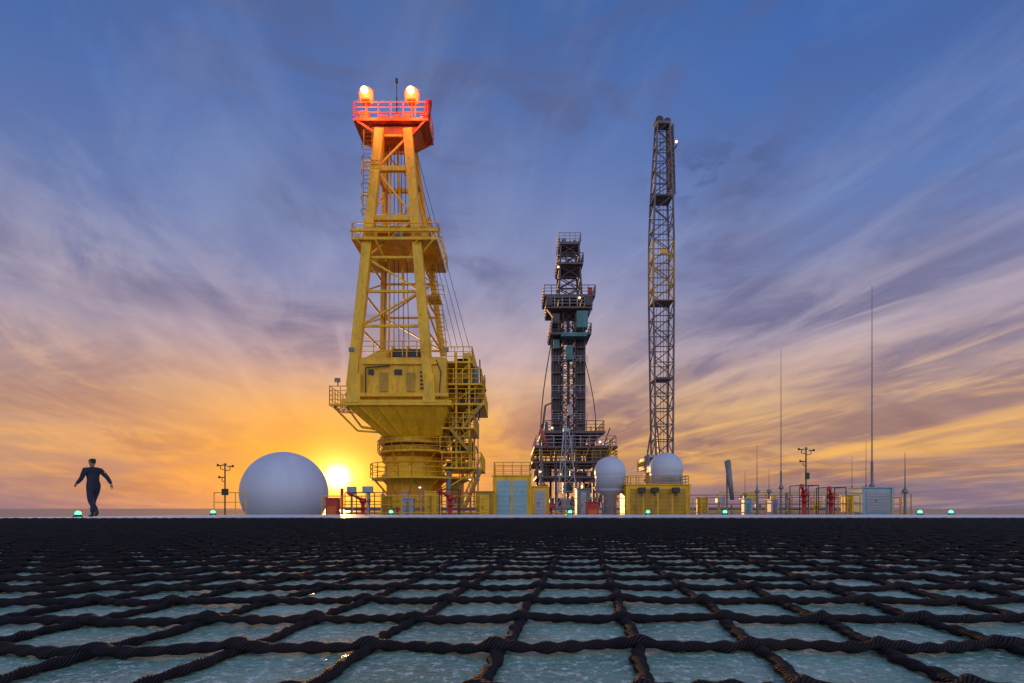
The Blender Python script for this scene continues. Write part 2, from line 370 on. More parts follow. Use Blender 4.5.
y.hexa([C(378,434,-3),C(440,434,-3),C(440,434,3),C(378,434,3),C(348,407,-4.6),C(448,407,-4.6),C(448,407,4.6),C(348,407,4.6)])
for xx in(362,380,398,416,434): y.beam(C(xx,408,-4.65),C(409+(xx-398)*.6,433,-3.08),.12,.16)
C=crane_C(-2.8)
pc=C(408,508)
def ZZ(py): return C(0,py).z
y.lathe((pc.x,45,0),[(2.95,ZZ(442)),(2.95,ZZ(434))],40)
k.lathe((pc.x,45,0),[(2.6,ZZ(445)),(2.6,ZZ(442))],40)
y.lathe((pc.x,45,0),[(2.2,-3),(2.2,ZZ(512)),(2.4,ZZ(500)),(2.4,ZZ(484)),(2.8,ZZ(478)),(2.8,ZZ(474)),(2.5,ZZ(470)),(2.5,ZZ(462)),(2.75,ZZ(460)),(2.75,ZZ(456)),(2.5,ZZ(454)),(2.62,ZZ(445))],40)
for i in range(24):
    t=i*math.pi/12; v=Vector((math.cos(t),math.sin(t),0)); c=Vector((pc.x,45,0)); y.beam(c+v*2.6+Vector((0,0,ZZ(454))),c+v*2.8+Vector((0,0,ZZ(445))),.07,.2)
for py,ro_,h in((479,4.3,1.2),(452,3.7,1.0)):
    y.lathe((pc.x+.6,45,ZZ(py)),[(ro_,0),(ro_,.15)],32)
    pts=[Vector((pc.x+.6+math.cos(t)*ro_,45+math.sin(t)*ro_,ZZ(py)+.15)) for t in np.linspace(0,2*math.pi,25)[:-1]]
    rail(rl,pts,h=h,sp=1.3,r=.04,n=2,closed=True)
    for t in np.linspace(0,2*math.pi,13)[:-1]: y.beam(Vector((pc.x+.6+math.cos(t)*ro_*.95,45+math.sin(t)*ro_*.95,ZZ(py))),Vector((pc.x+math.cos(t)*2.4,45+math.sin(t)*2.4,ZZ(py)-1.2)),.1)
C=crane_C(-4.5)
y.box(C(339,405,-3),(18*sc,3.4,.18)); y.beam(C(332,406,-4),C(352,428,-3),.15); y.beam(C(345,406,-4),C(356,424,-3),.15); y.beam(C(356,424,-3),C(380,428,-3),.2); y.beam(C(352,428,-3),C(380,430,-3),.15)
rail(rl,[C(352,404,-4.6),C(330,404,-4.6),C(330,404,-1.4),C(352,404,-1.4)],h=1.4,sp=.7,r=.04,n=3)
C=crane_C(-3.5)
for py,x0,x1 in((362,446,472),(384,444,481),(404,448,484),(428,442,474),(452,440,470),(468,442,481)):
    y.box(C((x0+x1)/2,py,-.5),((x1-x0)*sc,6,.16)); rail(rl,[C(x0,py-1,-3.5),C(x1,py-1,-3.5),C(x1,py-1,2.5),C(x0,py-1,2.5)],h=1.15,sp=.8,r=.04,n=2)
    y.beam(C(x1-2,py,-3.2),C(x0,py+22,-2.8),.13)
for xx in(456,469): y.beam(C(xx,352,-3.4),C(xx,470,-3.2),.17); y.beam(C(xx,352,2.4),C(xx,508,2.4),.17)
y.box(C(460,376,0),(18*sc,4,1.2)); y.box(C(453,395,0),(14*sc,4,1.3)); k.box(C(470,396,-.5),(10*sc,3,1.1)); yd.box(C(456,420,0),(18*sc,4,1.3)); y.box(C(465,354,-1),(8*sc,2,1.1))
k.box(C(458,446,0),(16*sc,3,1.0)); yd.box(C(455,463,0),(14*sc,3,.9)); yd.box(C(450,492,0),(12*sc,4,2.4)); g.tube(C(474,384,-2),C(474,362,-2),.3,n=12); g.tube(C(448,470,-3),C(448,512,-3),.2,n=10)
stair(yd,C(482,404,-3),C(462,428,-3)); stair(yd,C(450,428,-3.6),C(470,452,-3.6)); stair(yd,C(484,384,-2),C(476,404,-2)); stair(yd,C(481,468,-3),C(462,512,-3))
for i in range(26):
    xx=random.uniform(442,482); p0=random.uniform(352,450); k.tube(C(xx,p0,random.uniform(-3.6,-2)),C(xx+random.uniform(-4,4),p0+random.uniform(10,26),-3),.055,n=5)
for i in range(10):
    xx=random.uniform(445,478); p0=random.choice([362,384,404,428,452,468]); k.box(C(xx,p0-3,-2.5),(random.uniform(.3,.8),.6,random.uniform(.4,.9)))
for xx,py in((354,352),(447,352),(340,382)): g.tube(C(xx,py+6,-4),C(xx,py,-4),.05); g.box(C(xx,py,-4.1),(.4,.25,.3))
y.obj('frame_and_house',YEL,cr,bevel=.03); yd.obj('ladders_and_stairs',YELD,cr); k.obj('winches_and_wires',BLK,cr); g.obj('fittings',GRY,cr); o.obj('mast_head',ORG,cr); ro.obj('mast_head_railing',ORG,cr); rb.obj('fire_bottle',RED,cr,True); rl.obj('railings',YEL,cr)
C=crane_C()
for xx in(365,411):
    l=bpy.data.lights.new('obstruction_light','POINT'); l.energy=600; l.color=(1,.2,.05); l.shadow_soft_size=.5
    lo=bpy.data.objects.new('obstruction_light',l); lo.location=C(xx,97,-2.6)-Vector(cr.location); lo.parent=cr; scene.collection.objects.link(lo)

# ------------------------------------------------------------------ drilling derrick
K=mapper(70,-2); sk=68/512
dr=empty('drilling_derrick',(K(570,508).x,70,-3))
d=B(); t=B(); w=B(); rl=B(); rd=B(); dk=B()
lattice(d,[K(559,300,-2),K(582,300,-2),K(582,300,2),K(559,300,2)],[K(561,242,-1.6),K(579,242,-1.6),K(579,242,1.6),K(561,242,1.6)],5,.13,.07)
d.box(K(570,242),(21*sk,3.6,.35)); rail(w,[K(559,241,-1.8),K(581,241,-1.8),K(581,241,1.8),K(559,241,1.8)],h=1.2,sp=.8,r=.05,closed=True)
d.box(K(565,237,0),(4*sk,1.5,1.0)); d.box(K(576,238,0),(3*sk,1.5,.8)); d.tube(K(561,240),K(561,230),.08); d.tube(K(572,240),K(572,232),.07)
for py,x0,x1 in((296,544,595),(308,547,592),(334,550,591),(264,558,583)):
    d.box(K((x0+x1)/2,py),((x1-x0)*sk,4.6,.25)); rail(w if py==308 else d,[K(x0,py-1,-2.3),K(x1,py-1,-2.3),K(x1,py-1,2.3),K(x0,py-1,2.3)],h=1.2,sp=1,r=.055,closed=True)
for x in(547,592): d.beam(K(x,309,-2),K(568+(x-569)*.5,322,-2),.2)
dk.box(K(549,303,-1.5),(6*sk,2,1.0)); dk.box(K(588,302,-1.5),(7*sk,2,1.2)); dk.box(K(556,318,-1),(7*sk,2,1.2)); rd.box(K(590,291,-2),(4*sk,.5,.8))
for cx_ in(557.5,582.5):
    for dx in(-3,0,3): dk.tube(K(cx_+dx,448,0),K(cx_+dx,312,0),.3,n=10)
    dk.box(K(cx_,380,.6),(7*sk,.6,136*sk))
    for py in range(318,450,13): d.box(K(cx_,py,-.1),(9*sk,1.2,.18))
lattice(d,[K(563,452,-1),K(577,452,-1),K(577,452,1.5),K(563,452,1.5)],[K(564,308,-1),K(576,308,-1),K(576,308,1.5),K(564,308,1.5)],14,.1,.06)
d.tube(K(570,440),K(570,300),.2,n=10); d.tube(K(568.5,420,-.6),K(568.5,300,-.6),.07)
t.box(K(582,320,-1.8),(11*sk,1.2,2.2)); t.box(K(574,335,-1.6),(26*sk,1.5,.5)); t.box(K(570,352,-1.3),(6*sk,1.2,1.9)); t.box(K(557,342,-1.0),(6*sk,.6,1.2))
w.box(K(570,410,-1.6),(4*sk,.8,1.4)) 
for py in(362,392,420): rail(w,[K(552,py,-1.3),K(588,py,-1.3)],h=1.0,sp=1,r=.04)
K=mapper(70,-5)
for py,x0,x1 in((432,543,604),(447,536,616),(462,534,617),(477,538,612)):
    d.box(K((x0+x1)/2,py),((x1-x0)*sk,10,.3)); rail(w if py==447 else rl if py==462 else d,[K(x0,py-1,-5),K(x1,py-1,-5),K(x1,py-1,5),K(x0,py-1,5)],h=1.3,sp=1.1,r=.055,n=2,closed=True)
random.seed(11)
for i in range(46):
    x=random.uniform(539,610); p=random.choice([432,447,462,477,492,508]); hh=random.uniform(.8,1.5)
    random.choice([dk,d,d,t,dk,w]).box(K(x,p,random.uniform(-4.0,3))+Vector((0,0,hh/2)),(random.uniform(.4,1.5),random.uniform(.6,2),hh))
for i in range(30):
    x=random.uniform(538,612); p=random.uniform(425,490); random.choice([dk,w,d]).tube(K(x,p,-4.8),K(x+random.choice([0,0,random.uniform(-10,10)]),p+random.uniform(10,30),-4.8),.07)
for x in(541,556,576,594,609):
    for dy in(-4.6,4.6): d.beam(K(x,447,dy),Vector((K(x,0).x,70+dy,-3)),.35)
d.beam(K(541,476,-4.6),K(556,512,-4.6),.22); d.beam(K(594,476,-4.6),K(576,512,-4.6),.22); d.beam(K(609,476,-4.6),K(594,512,-4.6),.22); d.beam(K(576,447,-4.6),K(556,476,-4.6),.22)
dk.box(K(601,455,-4.8),(16*sk,.15,1.4)); rd.box(K(592,440,-3),(6*sk,1,.9))
hose=[K(554-14*math.sin(u*math.pi*.5)+2*u,330+110*u,-2) for u in np.linspace(0,1,14)]; dk.path(hose,.07)
hose=[K(586+14*math.sin(u*math.pi*.5),345+85*u,-2) for u in np.linspace(0,1,14)]; dk.path(hose,.06)
d.tube(K(540,447,-4.6),K(546,404,-4),.13); d.tube(K(546,404,-4),K(552,400,-3),.1)
stair(rl,K(611,447,-5.4),K(600,477,-5.4),1.2,.07)
d.obj('steelwork',DGR,dr); dk.obj('mast_columns',COL,dr); t.obj('top_drive_and_winches',TEAL,dr); w.obj('white_railings',LGR,dr); rl.obj('yellow_railings',YELD,dr); rd.obj('red_cabinet',RED,dr)
b=B()
for x,py in((560,262),(582,294),(552,432),(600,446),(560,478)): b.box(K(x,py-4,-5.1 if py>400 else -2.6),(.22,.12,.2))
b.obj('work_lamps',WLMP,dr)

# ------------------------------------------------------------------ lattice boom crane
G=mapper(60,-1); sg=59/512
lb=empty('lattice_boom_crane',(G(665,508).x,60,-3))
d=B(); w=B(); yb=B(); kk=B(); ym=B()
lattice(d,[G(656,455,-1),G(673,455,-1),G(673,455,1),G(656,455,1)],[G(653.5,300,-1),G(674,300,-1),G(674,300,1),G(653.5,300,1)],10,.12,.06,False)
lattice(d,[G(653.5,240,-1),G(674,240,-1),G(674,240,1),G(653.5,240,1)],[G(655,195,-1),G(673,195,-1),G(673,195,1),G(655,195,1)],3,.12,.06,False)
lattice(ym,[G(653.5,300,-1),G(674,300,-1),G(674,300,1),G(653.5,300,1)],[G(653.5,240,-1),G(674,240,-1),G(674,240,1),G(653.5,240,1)],4,.12,.065,False)
lattice(d,[G(655,195,-1),G(673,195,-1),G(673,195,1),G(655,195,1)],[G(659,118,-.5),G(671,118,-.5),G(671,118,.5),G(659,118,.5)],7,.11,.055,False)
d.box(G(665,119),(12*sg,1.2,.3)); kk.tube(G(661,116,-.5),G(661,116,.5),.45,n=16); kk.tube(G(669,117,-.4),G(669,117,.4),.42,n=16)
lattice(d,[G(671.5,190,-.4),G(677,190,-.4),G(677,190,.4),G(671.5,190,.4)],[G(671.5,120,-.4),G(675,120,-.4),G(675,120,.4),G(671.5,120,.4)],12,.06,.04)
kk.tube(G(676,145,-.2),G(679,140,-.2),.1); yb.box(G(664,252,-1.1),(6*sg,.15,.5))
for dx in(-3,0,3): kk.tube(G(664+dx,118,-.6),G(664+dx,452,-.9),.025,n=4)
for py in(195,300,378): d.box(G(664,py,0),(19*sg,2.0,.16))
b=B(); b.lathe(G(678,139,-.4),[(.06,0),(.14,.08),(.12,.2),(.04,.26)],10); b.obj('boom_tip_lamp',WLMP,lb)
yb.box(G(664,462,2),(30*sg,5,12*sg)); yb.tube(Vector((G(665,0).x,62,-3)),G(665,468,2),1.6,n=24); w.box(G(650,464,-1),(7*sg,2,2)); kk.box(G(650,463,-2.05),(5*sg,.1,1.1))
d.beam(G(672,455,4),G(668,420,3.5),.2); d.beam(G(658,455,4),G(662,420,3.5),.2); kk.tube(G(665,420,3.5),G(665,130,.8),.03,n=4)
d.obj('boom_lattice',BOOM,lb); ym.obj('boom_yellow_section',YELD,lb); kk.obj('sheaves_and_wires',BLK,lb); yb.obj('machinery_house',YEL,lb); w.obj('operator_cab',LGR,lb)

# ------------------------------------------------------------------ radomes
def radome(px,py,rpx,D,neck=0,seams=10):
    s=D/512; c=mapper(D)(px,py); r=rpx*s; e=empty('radome',(c.x,c.y,-3))
    a=[]
    lowest=-.82 if not neck else -.35
    for i in range(25):
        ph=math.asin(lowest)+(math.pi/2-math.asin(lowest))*i/24; a.append((max(.001,math.cos(ph)*r),math.sin(ph)*r))
    if neck: a=[(a[0][0]*.99,-neck*s)]+a
    b=B(); b.lathe(c,a,56); b.obj('dome_shell',RAD,e,True)
    b=B()
    if not neck:
        for i in range(seams):
            t=2*math.pi*i/seams+.2; pts=[c+Vector((math.cos(t)*math.cos(p)*r,math.sin(t)*math.cos(p)*r,math.sin(p)*r)) for p in np.linspace(-.9,1.2,22)]
            b.path(pts,.007,4)
    else:
        b.lathe(c+Vector((0,0,-r*.36)),[(r*.96,0),(r*.96,.05)],40)
    b.obj('panel_seams',RAD,e)
    zb=c.z-(r*.82 if not neck else neck*s); rr=a[0][0]
    b=B(); b.lathe((c.x,c.y,0),[(rr*.45,-3),(rr*.45,zb-.35),(rr*1.03,zb-.12),(rr*1.03,zb)],32); b.obj('pedestal',LGR,e,True)
    return e
radome(285,493,41,27)
radome(610,472,15.5,26,17)
radome(666,469,16.5,27.2,14)

# ------------------------------------------------------------------ whip antennas, sensors
def whip(px,top,bot,D,r=.03):
    M=mapper(D); e=empty('whip_antenna',(M(px,0).x,D,M(px,bot).z))
    b=B(); p=M(px,bot); q=M(px,top); m=p.lerp(q,.12); b.tube(p,m,r*1.8,n=8); b.tube(m,p.lerp(q,.5),r,r*.75); b.tube(p.lerp(q,.5),q,r*.75,r*.35); b.obj('rod',GRY,e)
    b=B(); b.tube(Vector((p.x,p.y,-3)),p,.06); b.lathe(p,[(.1,-.05),(.14,0),(.1,.12)],12); b.obj('mount',GRY,e)
whip(872,286,486,26,.035); whip(781,348,488,27,.028); whip(757,445,492,27,.025); whip(769,468,492,27,.02); whip(905,452,492,24,.03); whip(852,455,490,28,.02); whip(866,440,490,28,.02); whip(745,470,495,28,.02)
whip(478,398,480,40,.05)
def sensor(px,top,D):
    M=mapper(D); e=empty('wind_sensor_mast',(M(px,0).x,D,-3)); b=B()
    p=M(px,top); b.tube(Vector((p.x,D,-3)),p,.035)
    for dx,z in((-4.5,3),(5,4),(-3,15)):
        q=M(px+dx,top+z); b.tube(M(px,top+z+1),q,.018); b.tube(q,q+Vector((0,0,.15)),.02)
        b.tube(q+Vector((-.12,0,.17)),q+Vector((.12,0,.17)),.025); b.box(q+Vector((.13 if dx>0 else -.13,0,.18)),(.09,.02,.11))
    b.box(M(px,top+26),(.22,.2,.3)); b.obj('mast_and_vanes',BLK,e)
    b=B(); b.lathe(p,[(.03,0),(.07,.03),(.07,.1),(.03,.13)],12); b.obj('anemometer',GRY,e)
sensor(225,466,24); sensor(806,450,24)

# ------------------------------------------------------------------ perimeter walkway + railings
def fence(pts,mat,h=1.1,z=-.35,sp=1.3,r=.022,n=2,name='safety_railing'):
    P=[Vector((x,yy,z)) for x,yy in pts]; e=empty(name,P[0]); b=B(); rail(b,P,h=h,sp=sp,r=r,n=n); b.obj('rails_and_posts',mat,e)
    b=B()
    for p,q in zip(P[:-1],P[1:]):
        b.beam(p,q,.12,.9); m=max(1,int((q-p).length/3))
        for i in range(m+1): a=p.lerp(q,i/m); b.tube((a.x,a.y,-3),a,.07)
    b.obj('walkway_edge',GRY,e)
fx=lambda px,D:((px-512)/512*D,D)
fence([fx(214,24),fx(246,24)],YEL,h=1.35,sp=.45)
fence([fx(322,24.5),fx(480,24.5)],YEL,h=1.2,sp=1.0,r=.026)
fence([fx(345,29),fx(492,29)],ORG,h=1.5,sp=1.2,r=.03)
fence([fx(548,25),fx(628,25)],GALV,h=1.1,sp=.8)
fence([fx(690,24.6),fx(860,24.6)],GALV,h=1.25,sp=.8)
fence([fx(718,27),fx(862,27)],YEL,h=1.45,sp=1.3,r=.028)
fence([fx(892,24),fx(911,24),fx(911,27)],YEL,h=1.3,sp=.45)
fence([fx(700,33),fx(900,33)],ORG,h=1.3,sp=1.5,r=.03)
# process pipework behind the railings
random.seed(21)
for x0,x1,yy in((330,480,31),(550,640,33),(690,860,30)):
    a=fx(x0,yy)[0]; c=fx(x1,yy)[0]; e=empty('pipe_rack',(a,yy,-3)); bb=[B(),B(),B(),B()]
    for i in range(4): bb[i%3].tube((a,yy+i*.25,-.6+.28*i),(c,yy+i*.25,-.6+.28*i),.07+.02*(i%2),n=8)
    for i in range(int((c-a)/.8)):
        x=a+i*.8+random.uniform(-.2,.2); h=random.uniform(.3,1.5); q=random.choice(bb)
        q.tube((x,yy-.2,-3),(x,yy-.2,h),random.choice([.04,.06,.09]),n=7)
        if random.random()<.5: q.box((x,yy-.3,h-.1),(random.uniform(.2,.6),.3,random.uniform(.2,.5)))
        if random.random()<.4: q.lathe((x,yy-.2,h-.4),[(.05,0),(.16,.02),(.16,.08),(.05,.1)],10)
    for q,mt_,nm in zip(bb,(GRY,RED,YEL,AQUA),('grey_pipes','red_pipes','yellow_pipes','valve_bodies')):
        if q.v: q.obj(nm,mt_,e)

def cabinet(name,px0,px1,py0,D,mat,depth=1.2,panel=None,npan=2,zb=-.6):
    M=mapper(D); p=M(px0,py0); q=M(px1,py0); e=empty(name,((p.x+q.x)/2,D,zb)); w=q.x-p.x; h=p.z-zb; cx=(p.x+q.x)/2
    b=B(); b.box((cx,D+depth/2,zb+h/2),(w,depth,h)); b.obj('body',mat,e,bevel=.03)
    b=B(); 
    for z in(zb+h+.02,): b.box((cx,D+depth/2,z),(w+.1,depth+.1,.05))
    for x in(p.x+.04,q.x-.04): b.box((x,D-.02,zb+h/2),(.1,.06,h*.98))
    b.obj('frame_trim',mat,e,bevel=.01)
    if panel:
        b=B(); pw=(w-.3)/npan
        for i in range(npan):
            x=p.x+.15+pw*(i+.5); b.box((x,D-.012,zb+h*.52),(pw-.1,.03,h*.78))
            for k_ in range(7): b.box((x,D-.035,zb+h*(.2+.1*k_)),(pw-.22,.02,.03))
        b.obj('louvred_doors',panel,e,bevel=.006)
    b=B()
    for x in(p.x+.1,q.x-.1):
        for yy in(D+.1,D+depth-.1): b.tube((x,yy,-3),(x,yy,zb),.06)
    b.tube((cx-.08,D-.06,zb+h*.5),(cx-.08,D-.06,zb+h*.6),.015)
    b.obj('legs_and_handle',GRY,e)
    return e
cabinet('equipment_container',493,531,476,26,YEL,2.2,AQUA,2)
cabinet('equipment_container',531,549,487,26.2,YEL,2.0,LGR,1)
cabinet('equipment_container',476,493,492,25.6,YELD,1.6,YEL,1)
cabinet('equipment_container',626,690,485,25.0,YEL,1.4,YELD,4)
cabinet('control_cabinet',862,893,488,25,AQUA,1.0,LGR,1,zb=-.1)
cabinet('control_cabinet',577,590,489,26,GRY,.9,LGR,1)
cabinet('control_cabinet',425,436,492,25,YEL,.9,YELD,1)
cabinet('control_cabinet',402,413,499,25,LGR,.5,GRY,1)
cabinet('control_cabinet',700,708,498,25,YEL,.5,YELD,1)
cabinet('control_cabinet',846,853,496,25,YEL,.4,YELD,1)
cabinet('control_cabinet',382,390,497,25,YELD,.4,YELD,1)
cabinet('control_cabinet',744,752,499,25.4,AQUA,.4,GRY,1)
cabinet('control_cabinet',771,778,500,25.4,LGR,.4,GRY,1)
e=empty('roof_guard_rail',(mapper(26)(512,476).x,26,0)); b=B(); M=mapper(26)
rail(b,[M(494,476,.1),M(531,476,.1),M(531,476,2),M(494,476,2)],h=.7,sp=.5,r=.022,closed=True); b.obj('rails',YEL,e)
e=empty('roof_guard_rail',(mapper(25)(655,485).x,25,0)); b=B(); M=mapper(25)
rail(b,[M(628,485,.1),M(689,485,.1),M(689,485,1.3),M(628,485,1.3)],h=.45,sp=.45,r=.018,closed=True); b.obj('rails',GALV,e)
for px in(642,655,676):
    M=mapper(24.85); e=empty('floodlight',M(px,492)); b=B(); b.box(M(px,490),(.35,.15,.25)); b.tube(M(px,490),M(px,496),.03); b.obj('lamp_body',BLK,e,bevel=.02)

def monitor(px,D,top):
    M=mapper(D); c=M(px,508); z=M(px,top).z; e=empty('fire_monitor',(c.x,D,-.6)); b=B()
    b.tube((c.x,D,-3),(c.x,D,z-.35),.09,n=12); b.lathe((c.x,D,0),[(.17,z-.62),(.17,z-.57)],14); b.lathe((c.x,D,0),[(.05,z-.42),(.15,z-.36),(.16,z-.22),(.1,z-.14)],14)
    b.tube((c.x,D,z-.25),(c.x-.38,D-.5,z+.02),.07,.05,n=10); b.tube((c.x-.38,D-.5,z+.02),(c.x-.45,D-.6,z+.07),.085,.095,n=12)
    b.tube((c.x-.02,D,z-.25),(c.x+.25,D+.15,z-.3),.035)
    pts=[Vector((c.x+.25+.02*math.sin(t),D+.15+.14*math.cos(t),z-.3+.14*math.sin(t))) for t in np.linspace(0,2*math.pi,15)]; b.path(pts,.018)
    b.obj('nozzle_and_pipe',RED,e,True)
    b=B()
    for dx in(-.42,.42): b.path([Vector((c.x+dx,D+.4,-.6)),Vector((c.x+dx,D+.4,z+.1)),Vector((c.x+dx,D-.4,z+.1)),Vector((c.x+dx,D-.4,-.6))],.022)
    b.tube((c.x-.42,D-.4,z+.1),(c.x+.42,D-.4,z+.1),.022); b.obj('guard_frame',BLK,e)
monitor(450,23.3,492); monitor(804,23.3,488); monitor(831,23.3,490); monitor(363,23.3,495)
for px,D,py in((333,23.6,499),(592,23.4,503)):
    M=mapper(D); c=M(px,py); e=empty('fire_hose_box',(c.x,D,-.6)); b=B(); b.box((c.x,D,(c.z-.6)/2),(.55,.4,c.z+.6)); b.box((c.x,D,c.z+.03),(.62,.46,.05)); b.tube((c.x,D,-3),(c.x,D,-.6),.06); b.obj('cabinet_body',RED,e,bevel=.02)
    b=B(); b.box((c.x,D-.21,(c.z-.4)/2),(.4,.02,c.z*.6)); b.obj('door_panel',ORG,e)
M=mapper(36); e=empty('lattice_mast',(M(566,508).x,36,-3)); b=B()
lattice(b,[Vector((M(551,0).x,35.2,-2.9)),Vector((M(582,0).x,35.2,-2.9)),Vector((M(566,0).x,37,-2.9))],[M(564,430),M(569,430),M(566,430,.3)],8,.04,.02,False); b.obj('mast_frame',LGR,e)
b=B(); b.box(M(566,430),(.4,.3,.25)); b.tube(M(566,428),M(566,415),.03); b.obj('mast_head_box',AQUA,e)
def windsock(px,py,D,mat,tip):
    M=mapper(D); p=M(px,py); e=empty('windsock',(p.x,D,-3)); b=B(); b.tube((p.x,D,-3),p,.04); b.tube(p,M(px+3,py),.02); b.obj('pole',GRY,e)
    b=B(); b.tube(M(px,py+1,-.05),M(*tip,-.15),.14,.09,n=14); b.obj('sock',mat,e,True)
windsock(727,460,24,GRY,(731,500)); windsock(541,428,38,paint('windsock_red_white',(.5,.10,.08),.8),(547,448))
for px,py,D in((540,470,27),(596,488,27),(420,486,30),(470,478,30)):
    M=mapper(D); p=M(px,py); e=empty('work_light',(p.x,D,-3)); b=B(); b.tube((p.x,D,-3),p,.03); b.box(p,(.22,.16,.08)); b.obj('post',GRY,e); b=B(); b.box(p+Vector((0,-.05,-.09)),(.12,.08,.06)); b.obj('lens',WLMP,e)

# ------------------------------------------------------------------ walking man
def skin(name,pts,edges,rads,mat,parent,sub=2,root=0):
    me=bpy.data.meshes.new(name); me.from_pydata(pts,edges,[]); me.update(); ob=bpy.data.objects.new(name,me); scene.collection.objects.link(ob); ob.parent=parent
    me.materials.append(mat)
    sm=ob.modifiers.new('skin','SKIN'); sm.use_smooth_shade=True
    for i,r in enumerate(rads):
        v=me.skin_vertices[0].data[i]; v.radius=(r if isinstance(r,tuple) else (r,r)); v.use_root=(i==root)
    ss=ob.modifiers.new('sub','SUBSURF'); ss.levels=sub; ss.render_levels=sub
    return ob
man=empty('walking_man',(-12.42,15.2,0.004)); man.rotation_euler=(0,0,math.radians(66))
NAVY=paint('navy_coverall',(.016,.020,.045),.85,scale=8,dirtamt=.1); SKIN=paint('skin',(.32,.17,.11),.6,var=.1,dirtamt=0,bump=0); HAIR=paint('dark_hair',(.015,.011,.01),.7,scale=20); BOOT=paint('boots',(.02,.016,.014),.5)
WR=Vector((.27,-.36,1.00)); WL=Vector((-.25,.36,1.00))
P=[(0,0,.95),(0,.015,1.08),(0,.045,1.27),(0,.05,1.40),(0,.065,1.49),
   (.10,.0,.88),(.11,.24,.50),(.11,.27,.11),
   (-.10,0,.88),(-.11,-.06,.48),(-.11,-.36,.20),
   (.19,.02,1.40),(.26,-.20,1.18),tuple(WR),
   (-.19,.06,1.40),(-.26,.10,1.14),tuple(WL)]
E=[(0,1),(1,2),(2,3),(3,4),(0,5),(5,6),(6,7),(0,8),(8,9),(9,10),(3,11),(11,12),(12,13),(3,14),(14,15),(15,16)]
Rr=[(.165,.125),(.155,.115),(.185,.125),(.15,.10),.062,.104,.076,.066,.104,.076,.066,.082,.060,.047,.082,.060,.047]
skin('coverall',P,E,Rr,NAVY,man)
hy=.03
skin('head',[(0,.04+hy,1.47),(0,.045+hy,1.55),(0,.055+hy,1.62),(0,.05+hy,1.70),(0,.04+hy,1.745),(0,.145+hy,1.635),(.082,.045+hy,1.635),(-.082,.045+hy,1.635)],[(0,1),(1,2),(2,3),(3,4),(2,5),(2,6),(2,7)],[.055,.057,(.078,.095),(.08,.098),(.05,.06),.014,.016,.016],SKIN,man,2,0)
skin('hair',[(0,.0+hy,1.59),(0,.015+hy,1.68),(0,.035+hy,1.745)],[(0,1),(1,2)],[(.080,.068),(.092,.098),(.068,.084)],HAIR,man)
b=B(); off=Vector(man.location)
for x in(-.03,.03): b.lathe(off+Vector((x,.140+hy,1.655)),[(.004,-.008),(.011,0),(.004,.008)],8)
b.box(off+Vector((0,.146+hy,1.59)),(.05,.008,.008)); b.obj('eyes_and_mouth',BOOT,man)
skin('boot_right',[(.11,.27,.14),(.11,.26,.065),(.11,.36,.045),(.11,.46,.045)],[(0,1),(1,2),(2,3)],[.06,(.055,.058),(.05,.04),(.042,.033)],BOOT,man)
skin('boot_left',[(-.11,-.365,.22),(-.11,-.41,.15),(-.11,-.35,.08),(-.11,-.28,.042)],[(0,1),(1,2),(2,3)],[.06,(.052,.055),(.05,.045),(.042,.035)],BOOT,man)
for nm,wr,sx,dirv in(('hand_right',WR,1,Vector((.08,-.4,-1)).normalized()),('hand_left',WL,-1,Vector((-.05,.75,-.6)).normalized())):
    side=Vector((0,1,0)); side=(side-dirv*side.dot(dirv)).normalized()
    palm=wr+dirv*.09; pts=[wr,wr+dirv*.05,palm]; ed=[(0,1),(1,2)]; rd_=[.03,(.026,.04),(.02,.042)]
    skin(nm+'_palm',[tuple(p) for p in pts],ed,rd_,SKIN,man,2)
    cur=Vector((-sx,0,0))
    for i,(ln) in enumerate((.075,.085,.08,.062)):
        o_=side*(.03-.02*i); a=wr+dirv*.07+o_; q=a+dirv*(.03+ln*.45); r_=q+(dirv*.8+cur*.6)*ln*.35; s_=r_+(dirv*.4+cur*.9)*ln*.3
        skin(nm+'_finger_%d'%(i+1),[tuple(a),tuple(q),tuple(r_),tuple(s_)],[(0,1),(1,2),(2,3)],[.010,.0095,.0085,.007],SKIN,man,1)
    a=wr+dirv*.035+side*.02; q=a+dirv*.02+side*.035; r_=q+dirv*.035+side*.012+cur*.01
    skin(nm+'_thumb',[tuple(a),tuple(q),tuple(r_)],[(0,1),(1,2)],[.013,.011,.009],SKIN,man,1)

# ------------------------------------------------------------------ sea
b=B(); N=96
vs=[(0,0,-38)]; R_=[200,1500,8000,40000]
for r in R_: vs+=[(math.cos(2*math.pi*i/N)*r,math.sin(2*math.pi*i/N)*r,-38) for i in range(N)]
fs=[(0,1+i,1+(i+1)%N) for i in range(N)]
for k_ in range(len(R_)-1):
    for i in range(N): a=1+k_*N; fs.append((a+i,a+N+i,a+N+(i+1)%N,a+(i+1)%N))
b.add(vs,fs)
m=bpy.data.materials.new('sea_water'); m.use_nodes=True; nt=m.node_tree; bs=nt.nodes['Principled BSDF']; bs.inputs['Base Color'].default_value=(.04,.065,.11,1); bs.inputs['Roughness'].default_value=.28
tc=nt.nodes.new('ShaderNodeTexCoord'); nz=nt.nodes.new('ShaderNodeTexNoise'); nz.inputs['Scale'].default_value=.05; nz.inputs['Detail'].default_value=5; nt.links.new(tc.outputs['Object'],nz.inputs['Vector'])
bp=nt.nodes.new('ShaderNodeBump'); bp.inputs['Strength'].default_value=.8; bp.inputs['Distance'].default_value=2; nt.links.new(nz.outputs['Fac'],bp.inputs['Height']); nt.links.new(bp.outputs[0],bs.inputs['Normal'])
b.obj('sea',m)

